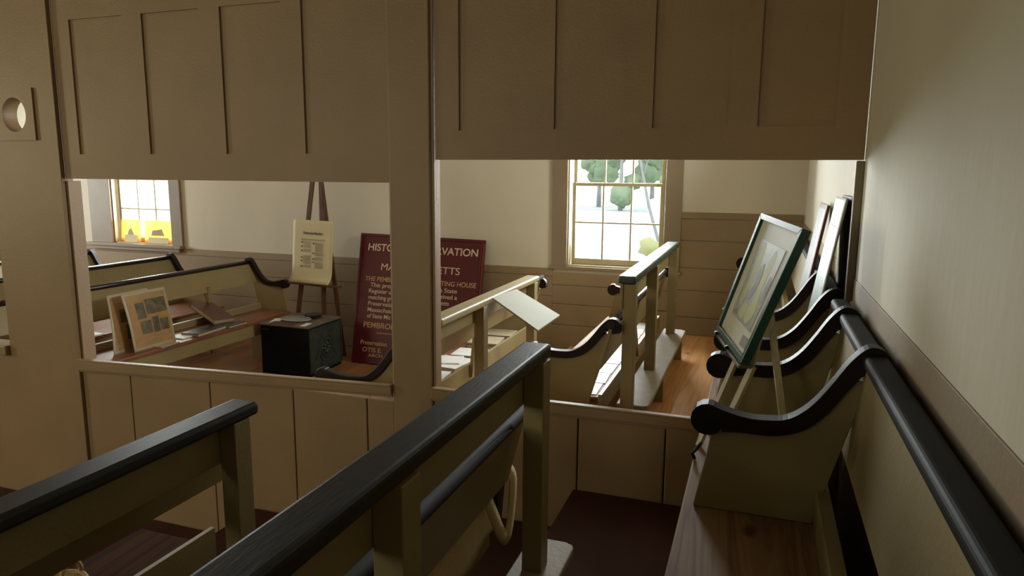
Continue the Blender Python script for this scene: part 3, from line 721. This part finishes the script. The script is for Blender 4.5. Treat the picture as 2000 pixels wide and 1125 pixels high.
def patches(name, m, polys, n):
    b = MB()
    for pl in polys:
        b.bm.faces.new([b.bm.verts.new(qp(u, v, n)) for u, v in smooth(pl+[pl[0]], 4)[:-1]])
    b.build(name, m, pc)
patches('yellow_field', mat('yellow_green_wash', (.44, .42, .10), .5, color2=(.34, .36, .14), scale=30), [[(.26, .34), (.30, .60), (.26, .76), (.36, .80), (.42, .62), (.40, .44), (.34, .30)], [(.52, .26), (.60, .40), (.58, .60), (.62, .78), (.70, .74), (.68, .50), (.74, .32), (.64, .22)], [(.36, .24), (.44, .34), (.54, .32), (.50, .22)]], -.0022)
patches('dark_field', mat('grey_green_wash', (.13, .14, .11), .5, color2=(.24, .24, .20), scale=40), [[(.42, .36), (.46, .50), (.44, .62), (.52, .66), (.56, .52), (.52, .40)], [(.72, .42), (.74, .60), (.80, .58), (.78, .40)], [(.22, .22), (.30, .26), (.34, .22)]], -.0020)
MB().prism([qp(.70, .07, -.0038), qp(.86, .08, -.0038), qp(.86, .16, -.0038), qp(.70, .15, -.0038)], nrm*.001).build('caption_card', 'greyart', pc)
es = thing('easel', (-.0, 2.35, .451), 'pale slender wooden easel on the wall bench holding the green frame', 'easel')
back = nrm*-.034
MB().bar(V((-.155, 2.46, .452)), qp(.61, -.01, -.03)+V((0, 0, .0)), .02, .014).build('leg', 'paleeasel', es, bevel=.001)
MB().bar(V((-.112, 2.33, .452)), qp(.93, 0.0, -.045), .024, .014).build('leg', 'paleeasel', es, bevel=.001)
MB().bar(V((.142, 2.23, .452)), V((.045, 2.62, 1.0)), .022, .014).build('leg', 'paleeasel', es, bevel=.001)
MB().bar(qp(.61, -.01, -.036), qp(.5, .9, -.034), .022, .014).bar(qp(.93, 0, -.038), qp(.5, .95, -.036), .022, .014).bar(V((.045, 2.62, 1.0)), qp(.5, .9, -.05), .02, .014).build('back_frame', 'paleeasel', es)
lg = MB(); lg.bar(qp(.0, -.012, -.012), qp(1.0, -.012, -.012), .045, .010, ref=(0, 0, 1)); lg.build('ledge', 'chesttop', es, bevel=.001)
lg = MB()
for u in (.12, .55): lg.bar(qp(u, -.04, .0), qp(u, .0, .016), .012, .012)
lg.build('ledge_clip', 'black', es)

# ------------------------------------------------------------------ pictures leaning on the right wall
def lean_pic(label, y0, y1, xb, zb, xt, zt, m, mm, th=.014, hdr=None):
    A, B, C, D = V((xb, y0, zb)), V((xb, y1, zb)), V((xt, y1, zt)), V((xt, y0, zt))
    n = (B-A).cross(D-A).normalized()
    if n.x > 0: n = -n
    root = thing('leaning_picture', (A+B)/2, label, 'picture')
    MB().prism([A, B, C, D], n*-th).build('backing', mm, root, bevel=.001)
    def P(u, v): return A.lerp(B, u).lerp(D.lerp(C, u), v)+n*.0005
    v1 = .86 if hdr else .97
    MB().prism([P(.04, .03), P(.96, .03), P(.96, v1), P(.04, v1)], n*.001).build('print', m, root)
    if hdr: MB().prism([P(.04, v1+.003), P(.96, v1+.003), P(.96, .99), P(.04, .99)], n*.001).build('header_band', hdr, root)
    return root
lean_pic('tall pale blue print with white header leaning on the right wall', 3.07, 3.47, .186, .452, .321, 1.315, 'blueart', 'board', hdr='paper', th=.008)
lean_pic('grey print leaning on the right wall, farther than the blue print', 3.80, 4.24, .186, .452, .315, 1.262, 'greyart', 'bookred')
tag(MB().box((.3395, 3.06, .87), (.3535, 3.40, 1.322)).build('black_panel', 'black', bevel=.001), 'black panel standing upright behind the tall blue print', 'panel')

# ------------------------------------------------------------------ tote bag, hanging through the foreground bench back
tb = thing('tote_bag', (-.86, 1.75, .251), 'cream canvas tote bag with loop handle on the foreground bench', 'bag')
def bag(u, v):
    y = 1.46+u*.56; z = .252+v*.25
    return V((-.775-.010*math.sin(u*9)-.008*math.sin(v*5)+.008*(1-v), y-.03*v, z+.010*math.sin(u*7)*v))
o = sheet('bag_body', 'tote', bag, 18, 10, th=.036, parent=tb)
st = MB()
path = [(-.785, 1.955, .46), (-.765, 1.93, .42), (-.735, 1.935, .34), (-.72, 1.96, .27), (-.715, 2.0, .232), (-.715, 2.03, .26), (-.715, 2.06, .36), (-.725, 2.08, .42), (-.76, 2.085, .445)]
# cloth strap as a flat band
pts = [V(p) for p in path]
# smooth path
sm = []
for i in range(len(pts)-1):
    p0 = pts[max(i-1, 0)]; p1 = pts[i]; p2 = pts[i+1]; p3 = pts[min(i+2, len(pts)-1)]
    for k in range(5):
        t = k/5; sm.append(.5*((2*p1)+(p2-p0)*t+(2*p0-5*p1+4*p2-p3)*t*t+(3*p1-p0-3*p2+p3)*t**3))
sm.append(pts[-1])
hw = .021
bm = st.bm; prev = None
for i, p in enumerate(sm):
    d = (sm[min(i+1, len(sm)-1)]-sm[max(i-1, 0)]).normalized(); wv = d.cross(V((1, -.25, 0))).normalized()*hw
    a = bm.verts.new(p+wv); c = bm.verts.new(p-wv)
    if prev: bm.faces.new((prev[0], a, c, prev[1]))
    prev = (a, c)
o = st.build('handle', 'tote', tb, smooth=True); so = o.modifiers.new('s', 'SOLIDIFY'); so.thickness = .004
MB().prism([(-.742, 2.00, .40), (-.742, 2.072, .425), (-.742, 2.03, .27), (-.742, 1.985, .31)], (-.02, 0, 0)).build('lining', 'totedark', tb)

# straw basket on the lowest near bench
bs = thing('basket', (-2.05, 1.48, .051), 'small straw basket with looped handle at the lower left edge', 'basket')
MB().tube([V((-2.05, 1.52+.035*math.cos(a), .095+.045*math.sin(a))) for a in [k*math.pi/10 for k in range(11)]], .008, 10).build('handle', 'wicker', bs, smooth=True)
MB().tube([(-2.05, 1.47, .051), (-2.05, 1.47, .07), (-2.05, 1.47, .088)], [.06, .075, .08], 24).build('body', 'wicker', bs, smooth=False)
rr = MB(); rr.tube([V((-2.05+.08*math.cos(a), 1.47+.08*math.sin(a), .088)) for a in [k*math.pi/12 for k in range(24)]], .008, 8, closed=True); rr.build('rim', 'wicker', bs, smooth=True)
hk = MB(); hk.tube([(-.158, 2.34, .452), (-.165, 2.33, .475), (-.150, 2.31, .50), (-.140, 2.33, .515)], .006, 8)
tag(hk.build('hook', 'black', smooth=True), 'small black hook on the front edge of the wall bench seat', 'hook')

# amber sheets on the left window's sill
for k, (xa, xb) in enumerate(((-7.16, -6.86), (-6.80, -6.40))):
    zt = .835
    root = thing('amber_sheet', ((xa+xb)/2, YF+.03, WZ[0]+.015), ('amber sheet with a sketch in the left far window, the narrower left one', 'amber sheet with a sketch in the left far window, the wider right one')[k], 'sheet')
    MB().prism([(xa, YF+.035, WZ[0]+.015), (xb, YF+.035, WZ[0]+.015), (xb, YF+.06, zt), (xa, YF+.06, zt)], (0, .002, 0)).build('sheet', 'amber', root)
    MB().prism([(xa+.10, YF+.040, .66), (xb-.10, YF+.040, .66), (xb-.14, YF+.046, .74), (xa+.12, YF+.044, .72)], (0, -.002, 0)).build('drawing', 'ink', root)
    MB().prism([(xa+.06, YF+.028, WZ[0]+.015), (xb-.04, YF+.028, WZ[0]+.015), (xb-.04, YF+.036, .66-.02*k), (xa+.06, YF+.036, .66-.02*k)], (0, .002, 0)).build('caption_card', 'poster', root)

# ------------------------------------------------------------------ outdoors, seen through the panes
GM = mat('pale_sunlit_ground', (.62, .64, .64), .9, noise=.12, scale=.3)
RM = mat('grey_road', (.30, .32, .34), .9, noise=.2, scale=.6)
LM = mat('foliage', (.30, .38, .24), .9, color2=(.20, .27, .16), scale=1.2)
LM2 = mat('autumn_shrub_leaves', (.5, .44, .24), .8, color2=(.34, .4, .2), scale=6)
BM_ = mat('bark', (.34, .34, .33), .9)
WM = mat('white_house_paint', (.75, .77, .8), .7)
struct(MB().box((-70, YF+.4, -1.1), (40, 90, -1.0)).build('ground_outside', GM))
struct(MB().box((-70, 15, -.999), (40, 17.5, -.985)).build('ground_road', RM))
def blob(b, c, r, n=3):
    res = bmesh.ops.create_icosphere(b.bm, subdivisions=n, radius=1)
    for v in res['verts']:
        k = 1+.22*math.sin(v.co.x*7+c[0])*math.cos(v.co.y*6+c[1])+.12*random.uniform(-1, 1)
        v.co = V((v.co.x*r*k+c[0], v.co.y*r*k+c[1], v.co.z*r*.9*k+c[2]))
def tree(x, y, h, r, label, lm=LM, lean=0, n=9, z0=-1.0):
    root = thing('tree', (x, y, z0), label, 'tree', 'trees outside the far windows')
    MB().tube([(x, y, z0), (x+lean*.5, y, z0+h*.4), (x+lean, y, z0+h*.85)], [.02*h+.04, .015*h+.03, .03], 10).build('trunk', BM_, root, smooth=True)
    b = MB()
    for k in range(n):
        a = random.uniform(0, 6.28); q_ = random.uniform(0, .75)*r
        blob(b, (x+lean+math.cos(a)*q_, y+math.sin(a)*q_, z0+h*random.uniform(.12, 1.0)), r*random.uniform(.35, .55))
    b.build('crown', lm, root, smooth=True)
TL_ = 'green tree beyond the road outside the far windows'
for x, y, h, r in ((-13.6, 48, 6, 1.5), (-11.6, 53, 7, 1.7), (-9.0, 48, 6.5, 1.6), (-7.6, 53, 7, 1.7), (-5.4, 48, 6, 1.5), (-16.0, 53, 7, 1.7), (-3.4, 53, 7, 1.7)):
    tree(x, y, h, r, TL_)
t2 = thing('tree', (-3.3, 16.2+3, -1.0), 'thin leaning bare tree outside the right far window', 'tree')
MB().tube([(-2.3, 19, -1), (-2.8, 19, .6), (-3.2, 19, 2.4), (-3.3, 19, 4.5)], [.045, .04, .03, .025], 10).tube([(-3.0, 19, 1.2), (-2.7, 19, 2.6), (-2.6, 19, 4)], [.025, .02, .015], 8).build('trunk', BM_, t2, smooth=True)
sh = MB()
for k in range(10): blob(sh, (-1.22+random.uniform(-.16, .2), 9.3+random.uniform(-.2, .3), -.85+k*.145), random.uniform(.12, .2), 2)
tag(sh.build('shrub', LM2, smooth=True), 'yellow-green shrub close outside the right far window', 'shrub')
hs = thing('house', (-4.2, 30, -1.0), 'small white building seen through the right far window', 'building')
MB().box((-4.45, 30, -1.0), (-3.95, 32, .36)).build('walls', WM, hs)
MB().prism([(-4.50, 29.9, .361), (-3.90, 29.9, .361), (-4.2, 29.9, .46)], (0, 2.2, 0)).build('roof', WM, hs)
